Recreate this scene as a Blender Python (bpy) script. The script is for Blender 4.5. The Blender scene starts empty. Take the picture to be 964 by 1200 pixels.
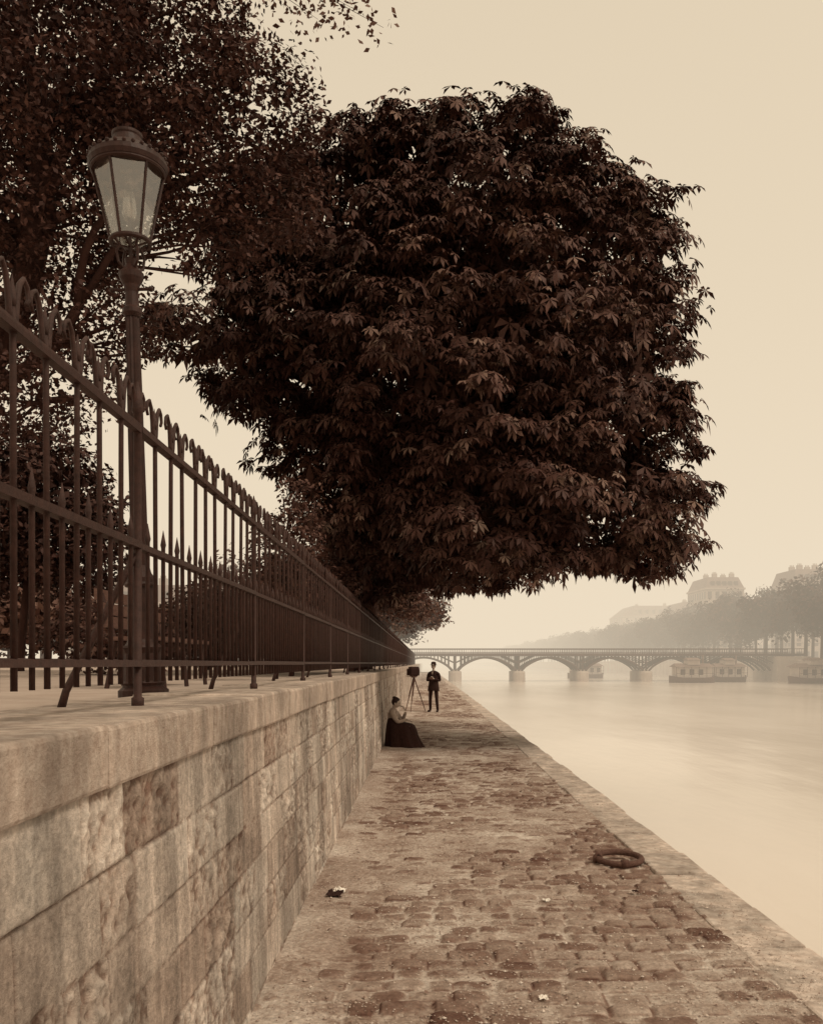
import bpy, bmesh, math, numpy as np, random
from mathutils import Vector, Matrix
R = math.radians
rng = np.random.default_rng(7)
random.seed(7)
scene = bpy.context.scene
scene.view_settings.view_transform = 'Standard'
scene.view_settings.look = 'None'
scene.view_settings.exposure = 0

# ------------------------------------------------------------------ helpers
TK = [0.0, 0.05, 0.15, 0.3, 0.5, 0.8]
TG = [0.36, 0.40, 0.58, 0.745, 0.84, 0.94]
TB = [0.28, 0.31, 0.45, 0.615, 0.735, 0.87]
def tone(v):
    """albedo of value v in the warm brown print palette"""
    return (v, v*float(np.interp(v, TK, TG)), v*float(np.interp(v, TK, TB)), 1.0)

def link(o, parent=None):
    scene.collection.objects.link(o)
    if parent: o.parent = parent
    return o

def empty(name, loc=(0,0,0)):
    e = bpy.data.objects.new(name, None)
    e.empty_display_size = 0.2
    scene.collection.objects.link(e)
    return e

def mat(name, v=0.3, v2=None, scale=8.0, rough=0.8, bump=0.0, bscale=40.0, attr=False,
        stretch=None, detail=6.0, spec=0.3, metal=0.0, var=0.35, stain=0.0):
    m = bpy.data.materials.new(name); m.use_nodes = True
    nt = m.node_tree; N = nt.nodes; L = nt.links
    b = N['Principled BSDF']
    b.inputs['Roughness'].default_value = rough
    b.inputs['Metallic'].default_value = metal
    b.inputs['Specular IOR Level'].default_value = spec
    tc = N.new('ShaderNodeTexCoord')
    mp = N.new('ShaderNodeMapping')
    L.new(tc.outputs['Object'], mp.inputs['Vector'])
    if stretch: mp.inputs['Scale'].default_value = stretch
    nz = N.new('ShaderNodeTexNoise'); nz.inputs['Scale'].default_value = scale
    nz.inputs['Detail'].default_value = detail; nz.inputs['Roughness'].default_value = 0.65
    L.new(mp.outputs[0], nz.inputs['Vector'])
    if attr:
        at = N.new('ShaderNodeAttribute'); at.attribute_name = 'tone'
        mr = N.new('ShaderNodeMapRange')
        mr.inputs['From Min'].default_value = 0.3; mr.inputs['From Max'].default_value = 0.7
        mr.inputs['To Min'].default_value = 1-var; mr.inputs['To Max'].default_value = 1+var
        L.new(nz.outputs['Fac'], mr.inputs['Value'])
        mx = N.new('ShaderNodeVectorMath'); mx.operation = 'SCALE'
        L.new(at.outputs['Color'], mx.inputs[0]); L.new(mr.outputs[0], mx.inputs['Scale'])
        out = mx.outputs[0]
    else:
        cr = N.new('ShaderNodeValToRGB')
        cr.color_ramp.elements[0].position = 0.32; cr.color_ramp.elements[1].position = 0.68
        cr.color_ramp.elements[0].color = tone(v)
        cr.color_ramp.elements[1].color = tone(v2 if v2 is not None else v*1.3)
        L.new(nz.outputs['Fac'], cr.inputs['Fac'])
        out = cr.outputs['Color']
    if stain > 0:
        for scl, sc2, st_ in (((3.0,3.0,0.5),1.3,stain), ((9.0,9.0,0.7),1.7,stain*0.6), ((1,1,1),0.8,stain*0.7), ((1,1,1),5.0,stain*0.45)):
            mp2 = N.new('ShaderNodeMapping'); mp2.inputs['Scale'].default_value = scl
            L.new(tc.outputs['Object'], mp2.inputs['Vector'])
            n2 = N.new('ShaderNodeTexNoise'); n2.inputs['Scale'].default_value = sc2; n2.inputs['Detail'].default_value = 8
            L.new(mp2.outputs[0], n2.inputs['Vector'])
            m2 = N.new('ShaderNodeMapRange')
            m2.inputs['From Min'].default_value = 0.38; m2.inputs['From Max'].default_value = 0.58
            m2.inputs['To Min'].default_value = 1-st_; m2.inputs['To Max'].default_value = 1.10
            L.new(n2.outputs['Fac'], m2.inputs['Value'])
            s2 = N.new('ShaderNodeVectorMath'); s2.operation = 'SCALE'
            L.new(out, s2.inputs[0]); L.new(m2.outputs[0], s2.inputs['Scale'])
            out = s2.outputs[0]
    L.new(out, b.inputs['Base Color'])
    if bump > 0:
        nb = N.new('ShaderNodeTexNoise'); nb.inputs['Scale'].default_value = bscale; nb.inputs['Detail'].default_value = 8
        nb.inputs['Roughness'].default_value = 0.7
        L.new(tc.outputs['Object'], nb.inputs['Vector'])
        bp = N.new('ShaderNodeBump'); bp.inputs['Strength'].default_value = bump; bp.inputs['Distance'].default_value = 0.02
        L.new(nb.outputs['Fac'], bp.inputs['Height']); L.new(bp.outputs[0], b.inputs['Normal'])
    return m

class MB:
    def __init__(s): s.v = []; s.f = []
    def add(s, v, f):
        o = len(s.v); s.v += [tuple(p) for p in v]; s.f += [tuple(i+o for i in q) for q in f]
    def box(s, lo, hi, jit=0.0, rot=0.0, top=1.0):
        x0,y0,z0 = lo; x1,y1,z1 = hi
        cx,cy = (x0+x1)/2,(y0+y1)/2
        v = []
        for z,t in ((z0,1.0),(z1,top)):
            for x,y in ((x0,y0),(x1,y0),(x1,y1),(x0,y1)):
                dx,dy = (x-cx)*t,(y-cy)*t
                v.append((cx+dx*math.cos(rot)-dy*math.sin(rot)+random.uniform(-jit,jit),
                          cy+dx*math.sin(rot)+dy*math.cos(rot)+random.uniform(-jit,jit), z+random.uniform(-jit,jit)))
        s.add(v, [(0,3,2,1),(4,5,6,7),(0,1,5,4),(1,2,6,5),(2,3,7,6),(3,0,4,7)])
    def tube(s, pts, rad, seg=8, cap=True):
        pts = [Vector(p) for p in pts]
        n = len(pts)
        if not hasattr(rad,'__len__'): rad = [rad]*n
        o = len(s.v); up = Vector((0.013,0.999,0.03))
        for i,p in enumerate(pts):
            t = (pts[min(i+1,n-1)]-pts[max(i-1,0)]).normalized()
            a = up - t*up.dot(t)
            if a.length < 0.05: a = Vector((1,0,0)) - t*t.x
            a.normalize(); b = t.cross(a); up = a
            for k in range(seg):
                an = 2*math.pi*k/seg
                s.v.append(tuple(p + (a*math.cos(an)+b*math.sin(an))*rad[i]))
        for i in range(n-1):
            for k in range(seg):
                k2 = (k+1)%seg
                s.f.append((o+i*seg+k, o+i*seg+k2, o+(i+1)*seg+k2, o+(i+1)*seg+k))
        if cap:
            s.f.append(tuple(o+k for k in range(seg))[::-1]); s.f.append(tuple(o+(n-1)*seg+k for k in range(seg)))
    def lathe(s, prof, c=(0,0,0), seg=24, flute=0, fd=0.0):
        o = len(s.v); cx,cy,cz = c
        for r,z in prof:
            for k in range(seg):
                an = 2*math.pi*k/seg
                rr = r*(1-fd*(k%2)) if flute else r
                s.v.append((cx+rr*math.cos(an), cy+rr*math.sin(an), cz+z))
        for i in range(len(prof)-1):
            for k in range(seg):
                k2=(k+1)%seg
                s.f.append((o+i*seg+k,o+i*seg+k2,o+(i+1)*seg+k2,o+(i+1)*seg+k))
        s.f.append(tuple(o+k for k in range(seg))[::-1]); s.f.append(tuple(o+(len(prof)-1)*seg+k for k in range(seg)))
    def sphere(s, c, r, su=12, sv=8):
        rx,ry,rz = r if hasattr(r,'__len__') else (r,r,r)
        o = len(s.v)
        for j in range(sv+1):
            ph = math.pi*j/sv
            for k in range(su):
                a = 2*math.pi*k/su
                s.v.append((c[0]+rx*math.sin(ph)*math.cos(a), c[1]+ry*math.sin(ph)*math.sin(a), c[2]-rz*math.cos(ph)))
        for j in range(sv):
            for k in range(su):
                k2=(k+1)%su
                s.f.append((o+j*su+k,o+j*su+k2,o+(j+1)*su+k2,o+(j+1)*su+k))
    def build(s, name, m, parent=None, smooth=False, bevel=0.0):
        me = bpy.data.meshes.new(name); me.from_pydata(s.v, [], s.f); me.update()
        o = bpy.data.objects.new(name, me); link(o, parent)
        if m: me.materials.append(m)
        if smooth: me.polygons.foreach_set('use_smooth', [True]*len(me.polygons))
        if bevel:
            md = o.modifiers.new('Bevel','BEVEL'); md.width = bevel; md.segments = 2
        return o

def set_tone(me, v):
    v = np.asarray(v, dtype=np.float64)
    c = np.ones((len(v),4), dtype=np.float32)
    c[:,0] = v; c[:,1] = v*np.interp(v, TK, TG); c[:,2] = v*np.interp(v, TK, TB)
    a = me.color_attributes.new('tone','FLOAT_COLOR','POINT'); a.data.foreach_set('color', c.reshape(-1))

def quad_mesh(name, V, tones, m, parent=None):
    M = V.shape[0]
    me = bpy.data.meshes.new(name)
    me.vertices.add(M*4); me.vertices.foreach_set('co', V.reshape(-1).astype(np.float32))
    me.loops.add(M*4); me.loops.foreach_set('vertex_index', np.arange(M*4, dtype=np.int32))
    me.polygons.add(M); me.polygons.foreach_set('loop_start', np.arange(0,M*4,4,dtype=np.int32))
    me.update(calc_edges=True)
    set_tone(me, np.repeat(tones, 4))
    me.materials.append(m)
    o = bpy.data.objects.new(name, me); link(o, parent); return o

def grid_mesh(name, P, tones, m, parent=None):
    ny,nx,_ = P.shape
    me = bpy.data.meshes.new(name)
    me.vertices.add(ny*nx); me.vertices.foreach_set('co', P.reshape(-1).astype(np.float32))
    i = np.arange(ny*nx).reshape(ny,nx)
    q = np.stack([i[:-1,:-1], i[:-1,1:], i[1:,1:], i[1:,:-1]], -1).reshape(-1,4)
    M = len(q)
    me.loops.add(M*4); me.loops.foreach_set('vertex_index', q.reshape(-1).astype(np.int32))
    me.polygons.add(M); me.polygons.foreach_set('loop_start', np.arange(0,M*4,4,dtype=np.int32))
    me.update(calc_edges=True)
    me.polygons.foreach_set('use_smooth', np.ones(M, dtype=bool))
    set_tone(me, tones.reshape(-1))
    me.materials.append(m)
    o = bpy.data.objects.new(name, me); link(o, parent); return o

def hsh(i, j, seed=0):
    n = (np.asarray(i).astype(np.int64)*374761393 + np.asarray(j).astype(np.int64)*668265263 + seed*1442695041) & 0x7fffffff
    n = ((n ^ (n >> 13)) * 1274126177) & 0x7fffffff
    n = (n ^ (n >> 16)) & 0xffffff
    return n/float(0xffffff)
def vn(x, y, seed=0):
    i = np.floor(x); j = np.floor(y); fx = x-i; fy = y-j
    fx = fx*fx*(3-2*fx); fy = fy*fy*(3-2*fy)
    a = hsh(i,j,seed); b = hsh(i+1,j,seed); c = hsh(i,j+1,seed); d = hsh(i+1,j+1,seed)
    return a*(1-fx)*(1-fy)+b*fx*(1-fy)+c*(1-fx)*fy+d*fx*fy
def fbm(x,y,seed=0,o=3):
    s=0;a=0.5
    for k in range(o):
        s = s + a*vn(x*2**k,y*2**k,seed+k); a*=0.5
    return s/(1-0.5**o)

# ------------------------------------------------------------------ camera
cam = bpy.data.cameras.new('camera'); co = bpy.data.objects.new('camera', cam); link(co)
co.location = (0,0,1.7); co.rotation_euler = (R(90),0,0)
cam.sensor_fit = 'VERTICAL'; cam.sensor_height = 24; cam.lens = 21.0
cam.shift_y = 0.1475; cam.shift_x = -0.0125
cam.clip_start = 0.05; cam.clip_end = 6000
scene.camera = co

# ------------------------------------------------------------------ light
SUN_EL, SUN_AZ = R(50), R(125)
w = bpy.data.worlds.new('World'); scene.world = w; w.use_nodes = True
nt = w.node_tree; bg = nt.nodes['Background']
sky = nt.nodes.new('ShaderNodeTexSky'); sky.sky_type = 'NISHITA'; sky.sun_disc = False
sky.sun_elevation = SUN_EL; sky.sun_rotation = SUN_AZ; sky.dust_density = 5.0; sky.air_density = 1.5
bw = nt.nodes.new('ShaderNodeRGBToBW'); pw = nt.nodes.new('ShaderNodeMath'); pw.operation = 'POWER'; pw.inputs[1].default_value = 0.18
sc = nt.nodes.new('ShaderNodeVectorMath'); sc.operation = 'SCALE'
sc.inputs[0].default_value = (6.40, 5.32, 3.85)
nt.links.new(sky.outputs[0], bw.inputs[0]); nt.links.new(bw.outputs[0], pw.inputs[0])
nt.links.new(pw.outputs[0], sc.inputs['Scale']); nt.links.new(sc.outputs[0], bg.inputs['Color'])
bg.inputs['Strength'].default_value = 0.10
w.cycles.sampling_method = 'NONE'
sl = bpy.data.lights.new('sun','SUN'); sl.energy = 1.5; sl.angle = R(12); sl.color = (1.0,0.87,0.69)
so = bpy.data.objects.new('sun', sl); link(so)
d = Vector((math.sin(SUN_AZ)*math.cos(SUN_EL), math.cos(SUN_AZ)*math.cos(SUN_EL), math.sin(SUN_EL)))
so.rotation_euler = d.to_track_quat('Z','Y').to_euler()

# ------------------------------------------------------------------ materials
M_pave = mat('paving_stone', attr=True, scale=55, rough=0.9, bump=0.6, bscale=110, var=0.34, spec=0.15)
M_wall = mat('ashlar_stone', attr=True, scale=38, rough=0.92, bump=0.8, bscale=70, var=0.32, stain=0.30, spec=0.1)
M_cope = mat('coping_stone', 0.36, 0.52, scale=22, rough=0.92, bump=0.7, bscale=70, stain=0.22, spec=0.1)
M_slab = mat('edge_stone', 0.40, 0.58, scale=14, rough=0.9, bump=0.6, bscale=60, spec=0.1, stain=0.2)
M_grav = mat('gravel_stone', attr=True, scale=30, var=0.2)
M_iron = mat('painted_iron', 0.026, 0.055, scale=30, rough=0.6, bump=0.3, bscale=90, spec=0.3)
M_lamp = mat('lamp_iron', 0.020, 0.045, scale=20, rough=0.5, spec=0.25, bump=0.15, bscale=60)
M_leaf = mat('chestnut_leaf', attr=True, scale=3, rough=0.6, var=0.25, spec=0.2)
M_leaf2 = mat('plane_leaf', attr=True, scale=3, rough=0.65, var=0.25, spec=0.2)
M_bark = mat('bark', 0.03, 0.065, scale=7, rough=0.9, bump=0.8, bscale=14, stretch=(1,1,0.25))
M_far = mat('far_stone', 0.42, 0.55, scale=0.3, rough=0.9)
M_bld = mat('limestone_facade', 0.38, 0.46, scale=0.4, rough=0.9)
M_roof = mat('zinc_roof', 0.16, 0.22, scale=0.6, rough=0.6)
M_dark = mat('window_dark', 0.05, 0.07, scale=1, rough=0.3)
M_brid = mat('bridge_iron', 0.05, 0.09, scale=1, rough=0.6)
M_skin = mat('skin', 0.40, 0.45, scale=6, rough=0.6)
M_suit = mat('dark_cloth', 0.02, 0.035, scale=30, rough=0.95, bump=0.2)
M_blouse = mat('blouse_cloth', 0.30, 0.44, scale=25, rough=0.95, bump=0.3)
M_skirt = mat('skirt_cloth', 0.022, 0.04, scale=20, rough=0.95, bump=0.2)
M_hair = mat('hair', 0.02, 0.035, scale=60, rough=0.6)
M_paper = mat('paper', 0.75, 0.8, scale=10, rough=0.9)
M_wood = mat('wood', 0.08, 0.14, scale=12, rough=0.7, stretch=(1,1,6))
M_road = mat('road_dirt', 0.34, 0.46, scale=1.5, rough=0.95, bump=0.2)
M_earth = mat('earth', 0.2, 0.3, scale=0.05, rough=0.95)

mw = bpy.data.materials.new('river_water'); mw.use_nodes = True
nt = mw.node_tree; b = nt.nodes['Principled BSDF']
b.inputs['Roughness'].default_value = 0.15
b.inputs['IOR'].default_value = 1.38
tc = nt.nodes.new('ShaderNodeTexCoord'); mp = nt.nodes.new('ShaderNodeMapping'); mp.inputs['Scale'].default_value = (0.5,0.14,1)
nz = nt.nodes.new('ShaderNodeTexNoise'); nz.inputs['Scale'].default_value = 1.0; nz.inputs['Detail'].default_value = 5
bp = nt.nodes.new('ShaderNodeBump'); bp.inputs['Strength'].default_value = 0.35; bp.inputs['Distance'].default_value = 0.15
mp3 = nt.nodes.new('ShaderNodeMapping'); mp3.inputs['Scale'].default_value = (0.10,0.035,1)
n3 = nt.nodes.new('ShaderNodeTexNoise'); n3.inputs['Scale'].default_value = 1.0; n3.inputs['Detail'].default_value = 5
cr = nt.nodes.new('ShaderNodeValToRGB'); cr.color_ramp.elements[0].position=.35; cr.color_ramp.elements[1].position=.65
cr.color_ramp.elements[0].color=(0.60,0.525,0.45,1); cr.color_ramp.elements[1].color=(0.76,0.68,0.61,1)
nt.links.new(tc.outputs['Object'], mp3.inputs[0]); nt.links.new(mp3.outputs[0], n3.inputs['Vector']); nt.links.new(n3.outputs['Fac'], cr.inputs['Fac']); nt.links.new(cr.outputs[0], b.inputs['Base Color'])
nt.links.new(tc.outputs['Object'], mp.inputs[0]); nt.links.new(mp.outputs[0], nz.inputs['Vector'])
nt.links.new(nz.outputs['Fac'], bp.inputs['Height']); nt.links.new(bp.outputs[0], b.inputs['Normal'])

mg = bpy.data.materials.new('lantern_glass'); mg.use_nodes = True
nt = mg.node_tree; nt.nodes.remove(nt.nodes['Principled BSDF'])
tr = nt.nodes.new('ShaderNodeBsdfTransparent'); tr.inputs[0].default_value = (0.88,0.86,0.82,1)
gl = nt.nodes.new('ShaderNodeBsdfGlossy'); gl.inputs['Roughness'].default_value = 0.06
ms = nt.nodes.new('ShaderNodeMixShader')
df = nt.nodes.new('ShaderNodeBsdfDiffuse'); df.inputs[0].default_value = tone(0.55)
m2 = nt.nodes.new('ShaderNodeMixShader'); nzz = nt.nodes.new('ShaderNodeTexNoise'); nzz.inputs['Scale'].default_value = 9
mr = nt.nodes.new('ShaderNodeMapRange'); mr.inputs['From Min'].default_value=0.5; mr.inputs['From Max'].default_value=0.75; mr.inputs['To Min'].default_value=0.02; mr.inputs['To Max'].default_value=0.25
nt.links.new(nzz.outputs['Fac'], mr.inputs['Value'])
ms.inputs[0].default_value = 0.25
nt.links.new(tr.outputs[0], ms.inputs[1]); nt.links.new(gl.outputs[0], ms.inputs[2])
nt.links.new(mr.outputs[0], m2.inputs[0]); nt.links.new(ms.outputs[0], m2.inputs[1]); nt.links.new(df.outputs[0], m2.inputs[2])
nt.links.new(m2.outputs[0], nt.nodes['Material Output'].inputs['Surface'])

# ------------------------------------------------------------------ ground / river
WZ = -1.6
q = MB(); q.box((-2500,-300,-6.0),(2500,4500,-5.0)); q.build('ground', M_earth)
q = MB(); q.add([(2.2,-60,WZ),(66.3,-60,WZ),(66.3,2500,WZ),(2.2,2500,WZ)],[(0,1,2,3)]); q.build('river_water', mw)
q = MB(); q.box((-700,-60,-4.9),(-1.56,2500,1.47)); q.build('street', M_road)
q = MB(); q.box((66.6,-60,-4.9),(900,2500,1.9)); q.build('far_bank', M_road)
q = MB()
for i in range(120):
    y0 = 60+i*8.0
    q.box((65.8,y0,-4.8),(66.59,y0+7.97,2.0)); q.box((65.7,y0,2.003),(66.9,y0+7.98,2.35))
q.build('far_quay_wall', M_far)

# quay paving (real relief)
EX = 2.30
ys = [-8.0]
while ys[-1] < 3.4: ys.append(ys[-1]+0.06)
while ys[-1] < 40: ys.append(ys[-1]+0.0025*ys[-1])
while ys[-1] < 170: ys.append(ys[-1]+0.8)
ys = np.array(ys); xs = np.arange(-0.90, 1.885, 0.0118)
X,Y = np.meshgrid(xs, ys)
RP = 0.160
Yw = Y + 0.09*(vn(X*1.3,Y*0.7,3)-0.5) + 0.035*(vn(X*4,Y*4,9)-0.5)
j = np.floor(Yw/RP); bb = (Yw/RP-j)*2-1
SP = 0.175+0.07*hsh(j,j*0,5)
Xs = X/SP + hsh(j,j*0+1,6)*3 + 0.45*(vn(X*5,j*7.3,8)-0.5)
i = np.floor(Xs); aa = (Xs-i)*2-1
r1 = hsh(i,j,11); r2 = hsh(i,j,12); r3 = hsh(i,j,13)
wob = 0.16*(fbm(X*13,Y*13,19)-0.5)
ed = np.abs(aa+0.16*(r3-0.5)+wob)**4.5 + np.abs(bb+0.14*(r2-0.5)+wob)**4.5
dome = np.clip(1-ed*1.15,0,1)**0.5
hs = dome*0.029 + (r1-0.5)*0.018 + aa*(r2-0.5)*0.010 + bb*(r3-0.5)*0.010 + 0.009*(fbm(X*18,Y*18,21)-0.5)
fill = 0.0105 + 0.024*(fbm(X*1.1,Y*0.8,31,4)-0.5)*2 + 0.012*(fbm(X*7,Y*7,35)-0.5)
fill += 0.026*np.clip((-0.35-X)/0.35,0,1) + 0.011*np.clip((Y-11)/6,0,1) + 0.006*np.clip((X-1.5)/0.3,0,1)
grain = 0.006*vn(X*42,Y*42,41)*(Y<14)
hf = fill + grain
H = np.maximum(hs, hf); st = np.clip((hs-hf)/0.009,0,1)
ts = 0.265+0.17*(r2-0.4)+0.22*(fbm(X*15,Y*15,50)-0.5)
ts = np.where(hsh(i,j,77)>0.80, ts*0.62, ts)
ts = np.clip(ts + 0.14*(fbm(X*0.9,Y*0.9,55)-0.5),0.09,0.5)
td = 0.46+0.20*(fbm(X*2.5,Y*2.5,61)-0.5)*2 + 0.22*(vn(X*55,Y*55,62)-0.5)
crev = np.clip((np.maximum(np.abs(aa),np.abs(bb))-0.82)/0.1,0,1)*np.clip((hs-hf+0.012)/0.012,0,1)
T = ts*st+td*(1-st); T = T*(1-0.58*crev)
damp = np.clip((fbm(X*1.6+9,Y*1.2,88,4)-0.56)/0.12,0,1); T = T*(1-0.18*damp)
H = np.where(X<-0.86, 0.03, H) - 0.02
P = np.stack([X,Y,H],-1)
grid_mesh('quay_paving', P, T, M_pave)
q = MB(); y = -8.0
while y < 168:
    L_ = random.uniform(0.6,1.2); dzz=random.uniform(-0.010,0.012)
    q.box((1.875+random.uniform(-.02,0),y+0.005,-0.35),(EX+random.uniform(-0.018,0.012),y+L_-0.010,0.010+dzz), jit=0.008); y += L_
q.build('quay_edge_kerb', M_slab, bevel=0.018)
q = MB(); q.box((-0.89,-8,-4.9),(1.84,170,-0.06)); q.box((1.841,-8,-4.9),(2.24,170,-0.36)); q.build('quay_embankment', M_far)

n = 34000
gx = rng.uniform(-0.80,2.2,n); gy = 3.9+rng.uniform(0,1,n)**1.4*11
keep = (vn(gx*2.2,gy*2.2,31)+rng.uniform(-.4,.4,n))>0.45
gx,gy = gx[keep],gy[keep]; n=len(gx); gs = rng.uniform(0.002,0.0065,n)*rng.choice([1,1,1,1,1,1,1,1.9],n)
iy = np.clip(np.searchsorted(ys,gy),0,len(ys)-1); ix = np.clip(((gx+0.90)/0.0118).astype(int),0,len(xs)-1)
gz = np.where(gx>1.86, 0.014, H[iy,ix])+gs*0.3
octv = np.array([(1,0,0),(0,1,0),(-1,0,0),(0,-1,0),(0,0,.7),(0,0,-.7)])
V = np.stack([gx,gy,gz],-1)[:,None,:] + octv[None]*gs[:,None,None]*rng.uniform(0.6,1.4,(n,6,1))
tri = np.array([(0,1,4),(1,2,4),(2,3,4),(3,0,4)])
F = (tri[None]+ (np.arange(n)*6)[:,None,None]).reshape(-1,3)
me = bpy.data.meshes.new('gravel'); me.from_pydata(V.reshape(-1,3).tolist(),[],F.tolist()); me.update()
set_tone(me, np.repeat(rng.uniform(0.22,0.62,n),6)); me.materials.append(M_grav); link(bpy.data.objects.new('gravel',me))

# ------------------------------------------------------------------ retaining wall
ys2 = [-6.0]
while ys2[-1] < 1.0: ys2.append(ys2[-1]+0.05)
while ys2[-1] < 170: ys2.append(ys2[-1]+max(0.0065,0.0042*ys2[-1]))
ys2 = np.array(ys2); zs = np.append(np.arange(-0.08,1.352,0.0095),1.353)
Zg,Yg = np.meshgrid(zs, ys2)
cz = np.array([-0.3,0.03,0.26,0.47,0.70,0.90,1.125,1.60])
Zw = Zg+0.008*(vn(Yg*1.5,Zg*2,4)-0.5)
c = np.clip(np.searchsorted(cz, Zw)-1,0,6)
dz = np.minimum(Zw-cz[c], cz[c+1]-Zw)
bid = np.zeros_like(Yg); dy = np.ones_like(Yg)
for k in range(7):
    jl = np.cumsum(rng.uniform(0.26,0.60,460))-6.5
    m_ = c==k
    Yk = Yg[m_]+0.008*(vn(Zg[m_]*9,Yg[m_]*2,33)-0.5)
    idx = np.searchsorted(jl, Yk); idx = np.clip(idx,1,len(jl)-1)
    bid[m_] = idx; dy[m_] = np.minimum(Yk-jl[idx-1], jl[idx]-Yk)
e = np.minimum(dz,dy) + 0.006*(fbm(Yg*26,Zg*26,70)-0.5)*2
face = np.clip(e/0.007,0,1)**0.7
rb = hsh(bid,c,90); rb2 = hsh(bid,c,91)
pit = fbm(Yg*26+bid*7,Zg*26+c*5,95,5)
rough = (0.003+0.012*(rb2>0.5)+0.014*(rb2>0.88))*(pit-0.5)*2*np.clip(e/0.03,0,1)
h = face*0.012 + rough + (rb-0.5)*0.007
Xw = -0.835 - 0.045*Zg/1.35 + h - 0.012
Tw = 0.44+0.15*rb
Tw = Tw*(0.82+0.36*fbm(Yg*4,Zg*4,97,4))
Tw = np.where(rb2>0.5, Tw*(0.62+0.66*pit), Tw)
Tw = np.where((pit<0.36)&(rb2>0.5), Tw*0.70, Tw)
Tw = np.where(hsh(bid,c,93)>0.88, Tw*0.80, Tw)
Tw = np.where(face<0.7, Tw*(0.5+0.4*vn(Yg*3,Zg*3,44)), Tw)
Tw = np.clip(Tw,0.08,0.7)
P = np.stack([Xw,Yg,Zg],-1)
wall_o = grid_mesh('retaining_wall', P, Tw, M_wall)
q = MB(); q.box((-1.5,-6,-4.9),(-0.94,170,1.345)); wc = q.build('wall_core', M_far, wall_o)
q = MB(); y = -6.3
while y < 168:
    L_ = random.uniform(0.95,1.35)
    x1=-0.858+random.uniform(-0.006,0.004)
    q.box((-1.555,y+0.004,1.354),(x1,y+L_-0.007,1.53+random.uniform(-0.004,0.004)), jit=0.003); y += L_
q.build('coping', M_cope, parent=wall_o, bevel=0.014)

# ------------------------------------------------------------------ iron fence
FX = -1.15; Z0 = 1.53
fence = empty('iron_fence')
bars = MB(); orn = MB(); y = 1.2
posts = [3.6+2.45*i for i in range(-2,45)]
hprof=[(0.008,2.64),(.022,2.68),(.030,2.73),(.046,2.78),(.072,2.805),(.098,2.79),(.108,2.758),(.092,2.738)]
while y < 110:
    near = y < 9; sg = 8 if near else (5 if y < 25 else 4)
    yj = y + random.uniform(-0.006,0.006); lean = random.uniform(-0.008,0.008)
    bars.tube([(FX,yj,1.62),(FX+lean*0.5,yj+lean,2.64),(FX+lean,yj+lean*1.3,2.70)],[0.0105,0.010,0.0085],sg)
    bars.tube([(FX+lean,yj+lean*1.3,2.70),(FX+lean,yj+lean*1.3,2.72),(FX+lean,yj+lean*1.3,2.79)],[0.010,0.013,0.001],sg)
    for s_ in (-1,1):
        hp = hprof if y<14 else hprof[::2]+[hprof[-1]]
        bend=random.uniform(.85,1.1)
        orn.tube([(FX+lean,yj+lean+s_*a*bend,z) for a,z in hp], list(np.linspace(0.010,0.0065,len(hp))), 6 if near else 3)
    ym = y+0.11
    sh = random.uniform(-0.01,0.01)
    bars.tube([(FX,ym,1.62),(FX,ym+sh*0.4,2.20+sh),(FX,ym+sh*0.4,2.215+sh),(FX,ym+sh*0.4,2.28+sh)],[0.0095,0.0095,0.013,0.001],sg)
    y += 0.22
bars.build('bars', M_iron, fence, smooth=True); orn.build('scrolls', M_iron, fence, smooth=True)
rl = MB()
for i in range(-2,44):
    ya = 3.6+2.45*i; yb = ya+2.45
    for z,t in ((2.64,0.014),(2.17,0.013),(1.70,0.013)):
        rl.box((FX-0.019,ya,z-t),(FX+0.019,yb-0.002,z+t),jit=0.003)
rl.build('rails', M_iron, fence)
ps = MB()
for yp in posts:
    ps.tube([(FX,yp,Z0-0.02),(FX,yp,Z0+0.03),(FX,yp,Z0+0.035),(FX,yp,2.70),(FX,yp,2.71),(FX,yp,2.75),(FX,yp,2.83)],[0.026,0.026,0.017,0.017,0.024,0.022,0.002],8)
    ps.tube([(FX-0.27,yp-0.10,Z0-0.02),(FX-0.25,yp-0.095,Z0+0.06),(FX-0.03,yp-0.02,2.08),(FX,yp,2.15)],[0.017,0.015,0.014,0.012],6)
ps.build('posts_and_braces', M_iron, fence, smooth=True)

# ------------------------------------------------------------------ street lamp
lamp = empty('street_lamp')
lp = MB()
prof = [(0.14,0.0),(0.14,0.07),(0.115,0.09),(0.11,0.28),(0.12,0.30),(0.085,0.34),(0.078,0.36),(0.070,0.66),(0.080,0.68),(0.082,0.71),(0.062,0.74),(0.052,0.78)]
lp.lathe(prof, seg=20)
for zt in (0.1,0.3,0.66):
    lp.lathe([(0.12 if zt<.5 else .085,zt),(0.127 if zt<.5 else .09,zt+.012),(0.12 if zt<.5 else .085,zt+.024)], seg=20)
lp.lathe([(0.050,0.78),(0.048,1.2),(0.043,1.8),(0.038,2.20)], seg=24, flute=1, fd=0.16)
lp.lathe([(0.04,2.2),(0.055,2.22),(0.055,2.245),(0.04,2.26),(0.036,2.34),(0.045,2.38),(0.066,2.42),(0.07,2.45),(0.05,2.47),(0.03,2.50),(0.035,2.53)], seg=20)
lp.tube([(-0.10,0,2.36),(0.10,0,2.36)],0.010,8); lp.sphere((-0.11,0,2.36),0.016); lp.sphere((0.11,0,2.36),0.016)
for a in (0.785,2.356,3.927,5.498):
    ca,sa = math.cos(a),math.sin(a)
    lp.tube([(0.03*ca,0.03*sa,2.46),(0.075*ca,0.075*sa,2.50),(0.085*ca,0.085*sa,2.56),(0.065*ca,0.065*sa,2.60),(0.10*ca,0.10*sa,2.635)],0.009,6)
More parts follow.
